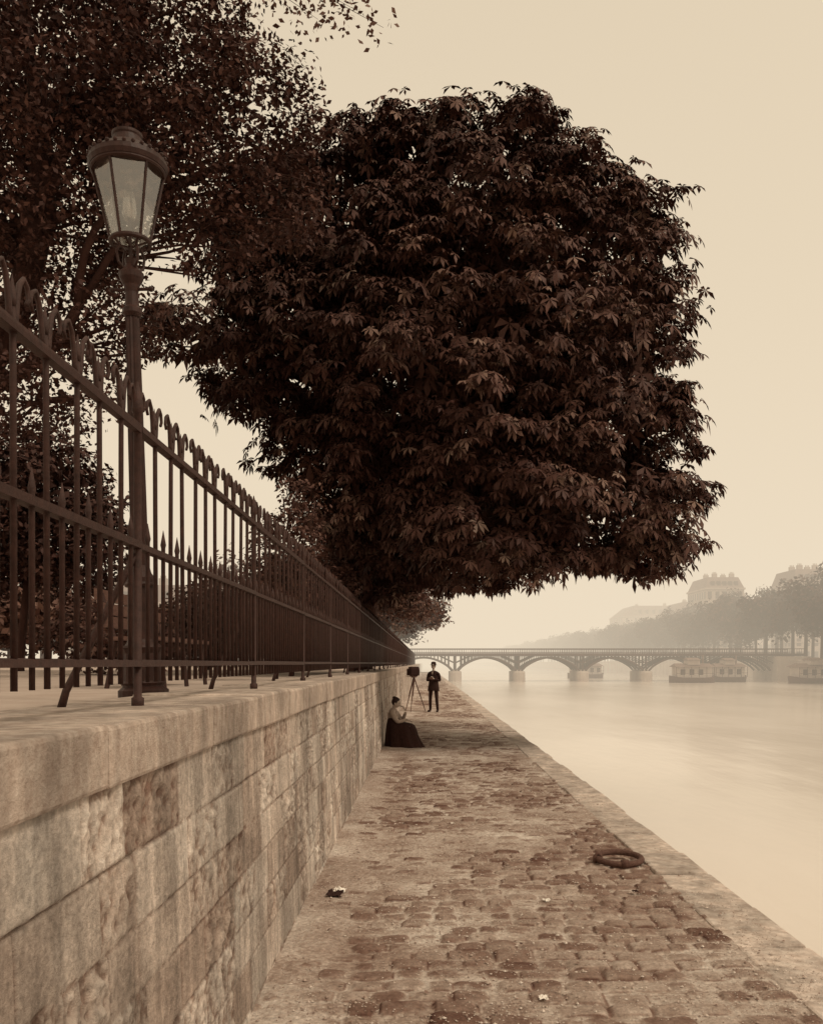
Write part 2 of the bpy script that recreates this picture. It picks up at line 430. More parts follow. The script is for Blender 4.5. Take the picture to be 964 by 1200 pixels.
lp.build('column', M_lamp, lamp, smooth=False)
ln = MB()
zb, zt_, rb_, rt = 2.63, 3.03, 0.107, 0.195
for r_,z_,t_ in ((rb_,zb,0.014),(rt,zt_,0.014),(rt+0.012,zt_+0.035,0.012)):
    n_=32
    pts=[(r_*math.cos(2*math.pi*i/n_),r_*math.sin(2*math.pi*i/n_),z_) for i in range(n_+1)]
    ln.tube(pts,t_,8,cap=False)
for kk in range(6):
    a = kk*math.pi/3+0.32
    ln.tube([(rb_*math.cos(a),rb_*math.sin(a),zb),(rt*math.cos(a),rt*math.sin(a),zt_)],0.008,6)
ln.tube([(0,0,2.50),(0,0,2.78)],[0.012,0.008],6)
ln.tube([(0,0,2.62),(0.08,0,2.66),(-0.02,0,2.74)],0.005,5)
for a in (0,math.pi/2,math.pi,math.pi*1.5):
    ln.tube([(0,0,2.60),(rb_*math.cos(a),rb_*math.sin(a),zb)],0.006,5)
ln.lathe([(0.211,3.035),(0.220,3.06),(0.215,3.09),(0.195,3.105),(0.165,3.135),(0.12,3.165),(0.09,3.18),(0.08,3.22),(0.085,3.23),(0.085,3.245),(0.05,3.265),(0.015,3.275),(0.002,3.29)], seg=32)
for kk in range(28):
    a = 2*math.pi*kk/28; ln.sphere((0.211*math.cos(a),0.211*math.sin(a),3.10),0.013,6,4)
ln.build('lantern_frame', M_lamp, lamp, smooth=False)
gm = MB()
for kk in range(6):
    a=kk*math.pi/3+0.32; a2=a+math.pi/3
    gm.add([(rb_*.97*math.cos(a),rb_*.97*math.sin(a),zb+.012),(rb_*.97*math.cos(a2),rb_*.97*math.sin(a2),zb+.012),(rt*.97*math.cos(a2),rt*.97*math.sin(a2),zt_-.012),(rt*.97*math.cos(a),rt*.97*math.sin(a),zt_-.012)],[(0,1,2,3)])
gm.build('lantern_glass', mg, lamp)
ch = MB(); ch.lathe([(0.03,2.76),(0.042,2.80),(0.036,2.87),(0.024,2.93),(0.024,3.0)],seg=16); ch.build('burner_chimney', mg, lamp)
lamp.location = (-1.60,5.12,1.475); lamp.rotation_euler = (0,R(-1.7),0)

# ------------------------------------------------------------------ foliage
def unit(a): return a/np.maximum(np.linalg.norm(a,axis=-1,keepdims=True),1e-9)
def frames(n):
    r_ = unit(rng.normal(size=n.shape)); t = unit(np.cross(n,r_)); return t, np.cross(n,t)
def palmate(C, Nn, S, k=6):
    t,b_ = frames(Nn); out=[]; n=len(C)
    for i in range(k):
        a = 2*math.pi*i/k + rng.uniform(-0.25,0.25,n)
        d_ = t*np.cos(a)[:,None]+b_*np.sin(a)[:,None]
        s_ = (S*rng.uniform(0.7,1.15,n))[:,None]
        side = np.cross(Nn,d_)
        dr = rng.uniform(0.25,0.9,n)[:,None]
        down = np.array([0,0,-1.0])
        m_ = C + d_*s_*0.60 + down*dr*s_*0.30
        tip = C + d_*s_*0.88 + down*dr*s_*0.85
        wd = 0.20
        out.append(np.stack([C, m_-side*s_*wd, tip, m_+side*s_*wd],1))
    return np.concatenate(out,0)
def kite(C, Nn, S):
    t,b_ = frames(Nn); s_=S[:,None]
    return np.stack([C-t*s_*.5, C+b_*s_*.30+Nn*s_*.05+t*s_*.1, C+t*s_*.55, C-b_*s_*.30+Nn*s_*.05+t*s_*.1],1)
def in_lobes(p, lobes, f):
    m_ = np.zeros(len(p),bool)
    for l in lobes:
        q_ = (p-np.array(l[:3]))/np.array(l[3:6]); m_ |= (q_**2).sum(1) < f*f
    return m_
def crown(lobes, bough_r, spacing, per, inner, outr=1.0, flat=0.62, tvar=(0.8,1.25)):
    cs=[]; lc=[]
    for l in lobes:
        c_=np.array(l[:3]); r_=np.array(l[3:6]); dens = l[6] if len(l)>6 else 1.0
        n_=int(4*math.pi*(r_.mean()**2)/(spacing**2)*dens)+1
        d_=unit(rng.normal(size=(n_,3))); p=c_+d_*r_*rng.uniform(0.70,outr,(n_,1))
        others=[o_ for o_ in lobes if o_ is not l]
        ok=~in_lobes(p,others,0.78) if others else np.ones(n_,bool)
        cs.append(p[ok]); lc.append(np.repeat(c_[None],ok.sum(),0))
    cs=np.concatenate(cs); lc=np.concatenate(lc); nb=len(cs)
    rb=rng.uniform(*bough_r,nb); cnt=per
    C=np.repeat(cs,cnt,0); LC=np.repeat(lc,cnt,0); RB=np.repeat(rb,cnt)
    outw=unit(C-LC)
    d_=unit(rng.normal(size=C.shape)+outw*0.5+np.array([0,0,0.35]))
    p=C+d_*RB[:,None]*np.array([1.15,1.15,flat])*rng.uniform(0.45,1.08,(len(C),1))
    nn=unit(d_*0.4+outw*0.3+np.array([0,0,0.8])+rng.normal(size=C.shape)*0.3)
    tb=np.repeat(rng.uniform(*tvar,nb),cnt)
    ip=np.zeros((0,3))
    if inner:
        ip=[]; vol=np.array([l[3]*l[4]*l[5] for l in lobes])
        for l,v_ in zip(lobes,vol/vol.sum()):
            n_=int(inner*v_); d_=unit(rng.normal(size=(n_,3)))*rng.uniform(0,1,(n_,1))**(1/2.2)*0.84
            ip.append(np.array(l[:3])+d_*np.array(l[3:6]))
        ip=np.concatenate(ip)
    return p,nn,tb,cs,ip
def limb(mb, a, b_, r0, r1, seg=8, bend=0.12, n=7):
    a=Vector(a); b_=Vector(b_); L_=(b_-a).length
    off=Vector((random.uniform(-1,1),random.uniform(-1,1),random.uniform(-.2,.9)))*L_*bend
    pts=[]
    for i in range(n):
        t=i/(n-1); pts.append(a.lerp(b_,t)+off*math.sin(math.pi*t)+Vector((random.uniform(-1,1),random.uniform(-1,1),random.uniform(-1,1)))*L_*0.012)
    mb.tube(pts, list(np.linspace(r0,r1,n)), seg)
    return pts

# --- horse chestnut over the quay
ch_l = [ (0.9,18.5,10.8,2.3,2.5,2.0),(-1.4,18.5,10.3,2.1,2.3,1.9),(2.9,18.5,9.8,1.9,2.2,1.9),
 (3.2,18.0,7.4,1.8,2.3,2.1),(0.7,18.3,7.6,3.0,3.4,3.1),(3.3,17.6,5.15,1.7,2.0,1.6),(1.4,17.4,4.95,1.95,2.1,1.65),
 (-1.1,18.3,5.7,1.7,2.0,1.7),(-2.5,18.3,8.0,1.8,2.1,1.5),(-4.2,18.0,8.3,1.2,1.2,0.6,.8),(-1.0,20.5,4.4,1.2,1.2,1.1),
 (-2.6,18.5,9.9,1.6,2.0,1.5),(4.45,17.7,6.3,0.6,1.0,0.5),(4.1,17.7,4.0,0.75,1.0,0.5),(4.45,18.1,8.6,0.7,1.0,0.6),
 (3.7,18.3,10.9,0.8,1.0,0.6),(1.9,18.4,12.2,0.8,1.0,0.5),(-0.2,18.4,11.9,0.8,1,0.4),(4.5,17.6,5.1,.5,.8,.4),(4.3,18,9.9,.6,.8,.4),(0.9,18.4,12.5,.7,.8,.35),
 (0.9,22.0,8.6,3.9,2.8,3.3),(0.8,22.0,5.4,3.0,2.4,1.7)]
chest = empty('horse_chestnut_tree')
p,nn,tb,cs,ip = crown(ch_l,(0.26,0.74),0.61,31,3600,outr=1.15,flat=0.42,tvar=(0.7,1.45))
n1=len(p)
S=rng.uniform(0.12,0.22,n1); V=palmate(p,nn,S,6)
hi=np.where(rng.uniform(0,1,n1)>0.86,2.1,1.0)  # leaf highlights painted in: random leaves get a brighter tone
T=np.tile(0.063*tb*rng.uniform(0.75,1.35,n1)*hi,6)
Vi=palmate(ip,unit(rng.normal(size=ip.shape)+np.array([0,0,.6])),rng.uniform(0.26,0.38,len(ip)),5)
V=np.concatenate([V,Vi]); T=np.concatenate([T,np.full(len(Vi),0.08)])
quad_mesh('foliage',V,T,M_leaf,chest)
print('chestnut leaves',len(V), 'boughs',len(cs))
tk=MB()
tk.tube([(-1.75,24.5,1.2),(-1.72,24.4,1.6),(-1.6,24.0,2.6),(-1.35,23.2,3.8),(-0.9,22.0,5.2),(-0.2,20.6,7.0),(0.4,19.6,9.0),(0.8,19.0,11.2)],[0.42,0.33,0.28,0.26,0.24,0.2,0.14,0.05],14)
for l in ch_l:
    z0=min(max(l[2]-1.8,3.2),9.5); t=(z0-3)/8
    base=(-1.5+2.1*t,23.6-4.4*t,z0)
    pts=limb(tk,base,l[:3],0.13,0.04)
    for _ in range(6):
        d_=unit(rng.normal(size=3)); limb(tk,pts[random.randint(3,6)],tuple(np.array(l[:3])+d_*np.array(l[3:6])*0.85),0.04,0.01,5)
tk.build('trunk',M_bark,chest,smooth=True)

# --- plane tree at upper left
pl_l=[(-5.3,12,9.9,1.8,2.0,1.6),(-3.75,11.8,9.9,1.45,1.8,1.35),(-2.45,12,9.0,0.9,1.2,0.85),(-3.3,12,8.4,1.0,1.3,0.85),
 (-5.2,12,7.9,1.4,1.6,1.2),(-4.6,12.3,6.4,0.9,0.9,0.7,.7),(-5.4,12.2,5.6,1.0,1.0,0.9,.8),(-2.8,12.2,7.5,0.7,0.7,0.6,.6),(-2.0,12.4,8.3,0.7,0.8,0.8,.8),
 (-7.2,12.5,9.2,2.0,2.2,2.2),(-6.2,13.5,11.5,2.2,2.2,1.6),(-4.6,11,8.9,1.2,.8,1.2)]
plane=empty('plane_tree')
p,nn,tb,cs,ip=crown(pl_l,(0.18,0.44),0.31,42,10000)
sp_=[]
for (ax,az,bx,bz,nn_) in ((-2.6,10.7,-0.5,9.5,190),(-2.6,10.6,-1.3,9.6,140),(-1.4,10.4,-0.9,9.75,80)):
    t_=rng.uniform(0.1,1,nn_)[:,None]; a_=np.array([ax,11.6,az]); b2_=np.array([bx,11.0,bz])
    sp_.append(a_+(b2_-a_)*t_+rng.normal(size=(nn_,3))*np.array([.13,.22,.09]))
sp_=np.concatenate(sp_)
nn=unit(nn+rng.normal(size=nn.shape)*0.6)
V=np.concatenate([kite(p,nn,rng.uniform(0.05,0.10,len(p))),kite(ip,unit(rng.normal(size=ip.shape)),rng.uniform(0.09,0.15,len(ip))),kite(sp_,unit(rng.normal(size=sp_.shape)),rng.uniform(.05,.10,len(sp_)))])
T=np.concatenate([0.055*tb*rng.uniform(0.6,1.6,len(p)),np.full(len(ip),0.05),rng.uniform(.07,.14,len(sp_))])
quad_mesh('foliage',V,T,M_leaf2,plane); print('plane',len(V))
tk=MB()
tk.tube([(-8.0,12.9,1.2),(-7.85,12.8,1.7),(-7.3,12.5,3.2),(-6.6,12.2,4.6),(-5.9,12.05,5.7),(-5.35,12.0,6.7),(-5.1,12.0,7.8),(-5.2,12.1,9.2),(-5.6,12.4,11)],[0.40,0.31,0.27,0.25,0.23,0.2,0.17,0.12,0.04],12)
limb(tk,(-6.2,12.1,5.2),(-4.6,11.9,6.4),0.11,0.07); limb(tk,(-4.6,11.9,6.4),(-3.6,11.8,8.3),0.07,0.03)
limb(tk,(-4.6,11.9,6.4),(-2.4,12,8.6),0.055,0.02); limb(tk,(-5.3,12,6.8),(-6.6,12.4,8.8),0.13,0.05); limb(tk,(-5.1,12,7.6),(-3.9,11.8,9.8),0.11,0.04)
limb(tk,(-4.2,11.8,9.9),(-2.6,11.6,10.7),.03,.012); tk.tube([(-2.6,11.6,10.7),(-1.5,11.3,10.25),(-0.5,11.0,9.5)],[.009,.006,.002],5); tk.tube([(-2.6,11.6,10.65),(-1.9,11.3,10.2),(-1.3,11.0,9.6)],[.008,.005,.002],5); tk.tube([(-1.5,11.3,10.25),(-1.4,11.4,10.3),(-.9,11,9.75)],[.005,.004,.002],4)
for l in pl_l:
    c_=Vector(l[:3]); b0=Vector((-5.1,12,min(l[2]-0.6,8.5))).lerp(c_,0.35)
    for _ in range(9):
        d_=unit(rng.normal(size=3)); limb(tk,b0,tuple(np.array(l[:3])+d_*np.array(l[3:6])*0.9),0.03,0.006,5,n=6)
tk.build('trunk',M_bark,plane,smooth=True)

def small_tree(name, base, lobes, leaf, per, spacing, br, inner, tv, trunk_r, m=M_leaf2):
    e_=empty(name); p,nn,tb,cs,ip=crown(lobes,br,spacing,per,inner)
    Vs=[kite(p,unit(nn+rng.normal(size=nn.shape)*.5),rng.uniform(leaf*.7,leaf*1.3,len(p)))]; Ts=[tv*tb*rng.uniform(.6,1.5,len(p))]
    if len(ip): Vs.append(kite(ip,unit(rng.normal(size=ip.shape)),rng.uniform(leaf*1.3,leaf*2,len(ip)))); Ts.append(np.full(len(ip),tv*.8))
    quad_mesh('foliage',np.concatenate(Vs),np.concatenate(Ts),m,e_)
    tk=MB(); c0=np.mean([l[:3] for l in lobes],0)
    tk.tube([base,(base[0]+.02,base[1],base[2]+.3),tuple(np.array(base)*.5+c0*.5),tuple(c0)],[trunk_r*1.3,trunk_r,trunk_r*.8,trunk_r*.4],8)
    for l in lobes:
        for _ in range(5):
            d_=unit(rng.normal(size=3)); limb(tk,tuple(np.array(base)*.35+c0*.65),tuple(np.array(l[:3])+d_*np.array(l[3:6])*.85),trunk_r*.35,.01,5)
    tk.build('trunk',M_bark,e_,smooth=True); return e_
small_tree('round_tree',(-11.3,25,1.4),[(-10.7,25,5.9,2.3,2.3,2.0),(-9.8,25,5.0,1.5,1.6,1.5),(-12.2,25,5.4,1.9,2,1.9),(-10.9,25,7.2,1.4,1.5,1.0)],0.16,38,0.5,(.3,.55),3500,0.055,0.13)
small_tree('sapling',(-1.9,11.5,1.4),[(-1.75,11.6,3.2,.42,.5,.5,.9),(-1.62,11.6,3.75,.25,.3,.3,.7),(-2.0,11.8,2.7,.4,.5,.45,.9)],0.06,34,0.22,(.12,.25),300,0.08,0.02)
small_tree('shrub',(-2.3,15.5,1.4),[(-2.1,15.5,2.6,.6,1.4,.9),(-2.2,18,2.8,.8,1.8,1.1),(-2.4,21,2.8,.9,1.8,1.2)],0.09,30,0.3,(.18,.35),2500,0.055,0.04)
small_tree('shrub',(-5.5,17,1.4),[(-5.4,17,2.1,.8,1.0,.6),(-6.6,18,2.3,1.0,1.0,.7),(-4.3,19,2.4,.9,1,.8)],0.10,26,0.32,(.18,.35),1500,0.08,0.03)
small_tree('shrub',(-6.5,26,1.4),[(-6.2,26,2.9,1.2,1.2,1.2),(-8.0,27,2.5,1.3,1.2,.9),(-4.6,27,3.2,1.2,1.3,1.4)],0.13,26,0.42,(.25,.45),1500,0.09,0.05)
small_tree('street_tree',(-3.4,44,1.4),[(-2.6,44,6.0,2.4,3,2.2),(-3.0,44,8.2,2.2,2.6,2.0),(-0.6,44,4.9,1.3,1.4,.9,.8)],0.17,60,0.8,(.5,.9),4500,0.10,0.25)
small_tree('street_tree',(-4,62,1.4),[(-3,62,6.2,3.4,3.4,2.6),(-3.4,62,9,2.6,2.6,2.2),(0.4,62,5.0,1.5,1.6,.9)],0.22,44,1.0,(.6,1.0),4500,0.12,0.25)
small_tree('street_tree',(-5,95,1.4),[(-3,95,7.0,5,5,3.2),(-3.4,95,10,3.6,3.6,2.8)],0.40,26,1.4,(.8,1.4),2500,0.08,0.3)

def mass(name, trees, leaf, nper, tv):
    Vs=[];Ts=[]; tk=MB()
    for (x,y,z0,h_,r_) in trees:
        nb=16; cc=np.array([x,y,z0+h_*.62])
        c_=cc+unit(rng.normal(size=(nb,3)))*np.array([r_,r_,h_*.33])*rng.uniform(.3,.85,(nb,1))
        C=np.repeat(c_,nper//nb,0); d_=unit(rng.normal(size=C.shape)+np.array([0,0,.3]))
        P_=C+d_*r_*rng.uniform(.25,.5,(len(C),1))
        Vs.append(kite(P_,unit(d_+rng.normal(size=C.shape)*.5),rng.uniform(leaf*.6,leaf*1.3,len(C))))
        Ts.append(tv*rng.uniform(.6,1.5,len(C))*np.repeat(rng.uniform(.6,1.5,nb),nper//nb))
        tk.tube([(x,y,z0-.3),(x+.1,y,z0+h_*.35),(x,y,z0+h_*.7)],[h_*.022,h_*.018,h_*.008],6)
    e_=empty(name); quad_mesh('foliage',np.concatenate(Vs),np.concatenate(Ts),M_leaf2,e_); tk.build('trunks',M_bark,e_)
tl=[]
y=118
while y<850:
    tl.append((70+random.uniform(-1,1.5),y,1.8,random.uniform(11.5,17.5)*(1 if y<260 else .9),random.uniform(4.4,6)))
    tl.append((78+random.uniform(-2,3),y+4,1.8,random.uniform(14.5,20)*(1 if y<260 else .88),random.uniform(4.5,6.5)))
    y+=random.uniform(5.5,7.5)*(1+y/600)
mass('far_bank_trees',tl,0.85,1500,0.060)
tl=[(random.uniform(-90,-14),random.uniform(75,120),1.4,random.uniform(6,10.5),random.uniform(3,5)) for _ in range(26)]
tl+=[(random.uniform(-38,-9),random.uniform(42,66),1.4,random.uniform(3.0,5.4),random.uniform(1.8,2.8)) for _ in range(22)]
mass('background_trees',tl,0.45,1300,0.08)

# ------------------------------------------------------------------ buildings on the far side
def building(name, x, y, wx, wy, z0, h_, roofh, floors, bays):
    e_=empty(name); b_=MB(); b_.box((x,y,z0),(x+wx,y+wy,z0+h_)); 
    b_.box((x-.3,y-.3,z0+h_+.003),(x+wx+.3,y+wy+.3,z0+h_+.5)); b_.box((x-.15,y-.15,z0+h_*.25),(x+wx+.15,y+wy+.15,z0+h_*.25+.3)); b_.build('walls',M_bld,e_)
    r_=MB(); r_.box((x,y,z0+h_+.503),(x+wx,y+wy,z0+h_+.5+roofh),top=0.8)
    r_.build('roof',M_roof,e_)
    c_=MB()
    for k in range(4):
        cx=x+wx*(.15+.23*k); c_.box((cx,y+wy*.4,z0+h_+.51+roofh*.7),(cx+1.4,y+wy*.4+.9,z0+h_+roofh+1.6+.5*(k%2)))
        for t in range(3): c_.lathe([(.14,0),(.11,.5)],(cx+.3+.4*t,y+wy*.4+.45,z0+h_+roofh+1.6+.5*(k%2)),6)
    c_.build('chimneys',M_bld,e_)
    w_=MB(); fh=h_/floors
    for f in range(floors):
        for bq in range(bays):
            t=(bq+.5)/bays; zz=z0+f*fh+fh*.25
            w_.box((x+wx*t-.55,y-.06,zz),(x+wx*t+.55,y+.2,zz+fh*.58))
        for bq in range(max(2,int(bays*wy/wx))):
            t=(bq+.5)/max(2,int(bays*wy/wx)); zz=z0+f*fh+fh*.25
            w_.box((x-.06,y+wy*t-.55,zz),(x+.2,y+wy*t+.55,zz+fh*.58))
    for bq in range(bays):
        t=.12+.76*(bq+.5)/bays; w_.box((x+wx*t-.5,y+wy*.02,z0+h_+.9),(x+wx*t+.5,y+wy*.25,z0+h_+.5+roofh*.6))
    w_.build('windows',M_dark,e_)
building('apartment_building',81,258,11,18,1.9,21.0,3.2,6,5)
building('apartment_building',97,235,9,16,1.9,20.5,3.6,6,4)
building('apartment_building',88,285,18,18,1.9,17.5,3.0,5,7)
building('apartment_building',114,225,30,16,1.9,15,4.0,6,12)
building('apartment_building',92,330,40,25,1.9,18,4,5,12)
building('apartment_building',95,430,60,30,1.9,22,5,6,14)
building('apartment_building',-60,150,36,16,1.4,10,3.0,4,12)

# ------------------------------------------------------------------ footbridge
br=empty('iron_footbridge'); BY=165; ir=MB(); st_=MB()
piers=[-5.8+11.4*i for i in range(7)]
for i,x in enumerate(piers):
    if 0<i<6:
        wv=1.15
        st_.tube([(x,BY-4.2,WZ-3),(x,BY-4.2,0.0),(x,BY-4.2,0.25)],[wv,wv*.92,wv*.7],12); st_.box((x-wv*.9,BY-4.2,WZ-3),(x+wv*.9,BY+4.2,0.2))
        st_.box((x-wv*.6,BY-4.0,0.203),(x+wv*.6,BY+4.0,0.5))
    else:
        st_.box((x if i else x-5,BY-6,-4.8),(x+6 if i else x,BY+6,2.9))
for yy in (BY-4.0,BY-1.3,BY+1.3,BY+4.0):
    for i in range(6):
        x0,x1=piers[i]+.5,piers[i+1]-.5
        arc=[]
        for k in range(17):
            t=k/16; arc.append((x0+(x1-x0)*t,yy,0.35+2.35*math.sin(math.pi*t)**.75))
        ir.tube(arc,0.19,6)
        for k in range(1,16):
            ir.tube([arc[k],(arc[k][0],yy,3.0)],0.06,4)
        ir.tube([(piers[i],yy,1.7),(x0+2.2,yy,2.95)],0.08,4); ir.tube([(piers[i+1],yy,1.7),(x1-2.2,yy,2.95)],0.08,4)
        ir.tube([(piers[i],yy,.3),(piers[i],yy,3.0)],0.16,6)
ir.box((piers[0]-6,BY-4.4,2.98),(piers[-1]+6,BY+4.4,3.45))
for yy in (BY-4.3,BY+4.3):
    ir.box((piers[0]-6,yy-.05,4.20),(piers[-1]+6,yy+.05,4.32)); ir.box((piers[0]-6,yy-.04,3.60),(piers[-1]+6,yy+.04,3.68))
    x=piers[0]-6
    while x<piers[-1]+6:
        ir.box((x-.03,yy-.03,3.45),(x+.03,yy+.03,4.20)); x+=.42
ir.build('arches_and_deck',M_brid,br); st_.build('piers',M_far,br)

# ------------------------------------------------------------------ wash boats
def washboat(x,y,L_,rot=0.0):
    e_=empty('wash_boat'); h_=MB()
    n_=14; sec=[]
    for i in range(n_+1):
        t=i/n_; xx=-L_/2+L_*t; w_=2.4*(1-abs(2*t-1)**5)+.35; lift=.35*abs(2*t-1)**4
        sec.append([(xx,-w_*.75,-.5),(xx,-w_,.75+lift),(xx,w_,.75+lift),(xx,w_*.75,-.5)])
    v=[p for s_ in sec for p in s_]; f=[]
    for i in range(n_):
        for k in range(4):
            k2=(k+1)%4; f.append((i*4+k,i*4+k2,(i+1)*4+k2,(i+1)*4+k))
    f+= [(3,2,1,0),(n_*4,n_*4+1,n_*4+2,n_*4+3)]
    h_.add(v,f); h_.build('hull',M_wood,e_)
    c_=MB(); a=L_*.38; c_.box((-a,-1.7,.76),(a,1.7,2.6)); c_.box((-a*.35,-1.3,2.9),(a*.35,1.3,3.7)); c_.build('cabin',M_far,e_)
    r_=MB()
    r_.add([(-a-.4,-2.2,2.55),(a+.4,-2.2,2.55),(a+.4,2.2,2.55),(-a-.4,2.2,2.55),(-a-.1,0,3.15),(a+.1,0,3.15)],[(0,1,5,4),(2,3,4,5),(0,4,3),(1,2,5),(0,3,2,1)])
    r_.add([(-a*.4,-1.6,3.71),(a*.4,-1.6,3.71),(a*.4,1.6,3.71),(-a*.4,1.6,3.71),(-a*.35,0,4.1),(a*.35,0,4.1)],[(0,1,5,4),(2,3,4,5),(0,4,3),(1,2,5),(0,3,2,1)])
    r_.lathe([(.16,0),(.14,1.6),(.2,1.65),(.2,1.8)],(a*.7,0.4,2.7),8); r_.build('roof',M_roof,e_)
    w_=MB(); k=-a+.5
    while k<a-.9:
        w_.box((k,-1.75,1.25),(k+.75,-1.66,2.15)); k+=1.5
    w_.build('windows',M_dark,e_)
    p_=MB()
    for k in np.linspace(-a-.3,a+.3,6): p_.tube([(k,-2.1,.8),(k,-2.1,2.55)],.05,5)
    p_.tube([(-a-.3,-2.1,1.5),(a+.3,-2.1,1.5)],.03,4); p_.build('awning_posts',M_wood,e_)
    e_.location=(x,y,WZ+.1); e_.rotation_euler=(0,0,rot)
washboat(45.0,151,7.5); washboat(63.2,146,8,0.1); washboat(53.0,157,6.5,0.05); washboat(35,195,8,0.2)

# ------------------------------------------------------------------ small things on the quay
mr_=empty('mooring_ring'); t_=MB()
pts=[(0.185*math.cos(2*math.pi*i/36),0.19*math.sin(2*math.pi*i/36),0.034+0.012*math.sin(2*math.pi*i/36)) for i in range(37)]
t_.tube(pts,0.026,10,cap=False)
t_.tube([(-0.21,-0.02,-.01),(-0.21,-0.02,0.05),(-0.185,-0.015,0.085),(-0.155,-0.01,0.05),(-0.155,-0.01,-.01)],0.016,8)
t_.tube([(-0.02,-0.185,.022),(0.04,-0.185,.027)],0.036,10)
t_.build('ring',mat('rusty_iron',0.07,0.14,scale=40,rough=.85,bump=.6,bscale=80),mr_,smooth=True); mr_.location=(1.65,7.6,0.012)
def scrap(name,x,y,s_,m):
    v=[];n_=7
    for a in range(n_):
        for b2 in range(n_):
            v.append((x+(a/n_-.5)*s_+random.uniform(-.1,.1)*s_, y+(b2/n_-.5)*s_*1.2, .018+abs(random.gauss(0,.12))*s_))
    f=[(a*n_+b2,(a+1)*n_+b2,(a+1)*n_+b2+1,a*n_+b2+1) for a in range(n_-1) for b2 in range(n_-1)]
    q=MB(); q.add(v,f); return q.build(name,m,smooth=False)
scrap('paper_scrap',-0.62,6.62,.10,M_paper); scrap('paper_scrap',0.87,6.35,.06,M_paper); scrap('paper_scrap',0.60,4.5,.05,M_paper); scrap('paper_scrap',0.30,9.4,.05,M_paper)
scrap('rag',-0.64,6.5,.12,M_suit); scrap('rag',1.55,6.6,.045,M_suit)
fl=np.stack([rng.uniform(-.78,2.1,160),rng.uniform(4.2,20,160),np.full(160,.022)],-1)
quad_mesh('fallen_leaves',kite(fl,unit(np.array([0,0,1.])+rng.normal(size=fl.shape)*.25),rng.uniform(.02,.045,160)),rng.uniform(.06,.3,160),M_leaf2)

pb=empty('park_bench'); q=MB()
for k in range(4): q.box((-0.22+.12*k,-.9,.43),(-0.12+.12*k,.9,.465))
for k in range(3): q.box((-0.30-.03*k,-.9,.55+.12*k),(-0.27-.03*k,.9,.65+.12*k))
q.build('slats',M_wood,pb)
q=MB()
for yy in (-.75,0,.75):
    q.tube([(.22,yy,0),(.18,yy,.42),(-.22,yy,.42),(-.36,yy,.9)],.022,6); q.tube([(-.22,yy,.42),(-.3,yy,0)],.022,6)
q.build('frame',M_iron,pb); pb.location=(-2.55,8.8,1.47)

# ------------------------------------------------------------------ people
def skin_mesh(name, chains, mfun, mats, parent, sub=2):
    me=bpy.data.meshes.new(name); v=[];e=[];r_=[];roots=[]
    for cv,ce,cr in chains:
        o=len(v); roots.append(o); v+=cv; e+=[(a+o,b2+o) for a,b2 in ce]; r_+=cr
    me.from_pydata(v,e,[]); ob=bpy.data.objects.new(name,me); scene.collection.objects.link(ob)
    sk=ob.modifiers.new('Skin','SKIN'); sk.use_smooth_shade=True
    for i,sv in enumerate(me.skin_vertices[0].data):
        rr=r_[i]; sv.radius=rr if hasattr(rr,'__len__') else (rr,rr); sv.use_root = i in roots
    ss=ob.modifiers.new('Sub','SUBSURF'); ss.levels=sub; ss.render_levels=sub
    bpy.context.view_layer.update()
    dg=bpy.context.evaluated_depsgraph_get(); nm=bpy.data.meshes.new_from_object(ob.evaluated_get(dg))
    bpy.data.objects.remove(ob); nm.name=name
    nm.materials.clear()
    for m_ in mats: nm.materials.append(m_)
    for p_ in nm.polygons: p_.material_index=mfun(p_.center); p_.use_smooth=True
    o2=bpy.data.objects.new(name,nm); link(o2,parent); return o2
def hand_chains(wr, d_, nrm, thumb, curl=0.5, s=1.0):
    d_=Vector(d_).normalized(); nrm=Vector(nrm); nrm=(nrm-d_*nrm.dot(d_)).normalized(); sd=d_.cross(nrm)*thumb; wr=Vector(wr)
    ch_=[]
    pal=[wr-d_*.02,wr+d_*.03,wr+d_*.075]
    ch_.append(([tuple(x) for x in pal],[(0,1),(1,2)],[(.024,.02),(.038,.018),(.038,.015)]))
    for k,ln_ in enumerate((.070,.080,.074,.058)):
        b0=wr+d_*.07+sd*(.028-.019*k); c=b0-d_*.03; pts=[c,b0]; dd=d_.copy()
        for sg_ in (.45,.3,.25):
            dd=(dd+nrm*curl*.9).normalized(); pts.append(pts[-1]+dd*ln_*sg_*s)
        ch_.append(([tuple(x) for x in pts],[(i,i+1) for i in range(4)],[.009,.0095,.009,.008,.007]))
    b0=wr+d_*.025+sd*.028; t1=(d_*.6+sd*.75+nrm*.3).normalized(); t2=(d_*.9+sd*.15+nrm*.5).normalized()
    pts=[wr+d_*.02,b0,b0+t1*.035,b0+t1*.035+t2*.03]
    ch_.append(([tuple(x) for x in pts],[(0,1),(1,2),(2,3)],[.011,.012,.0105,.008]))
    return ch_
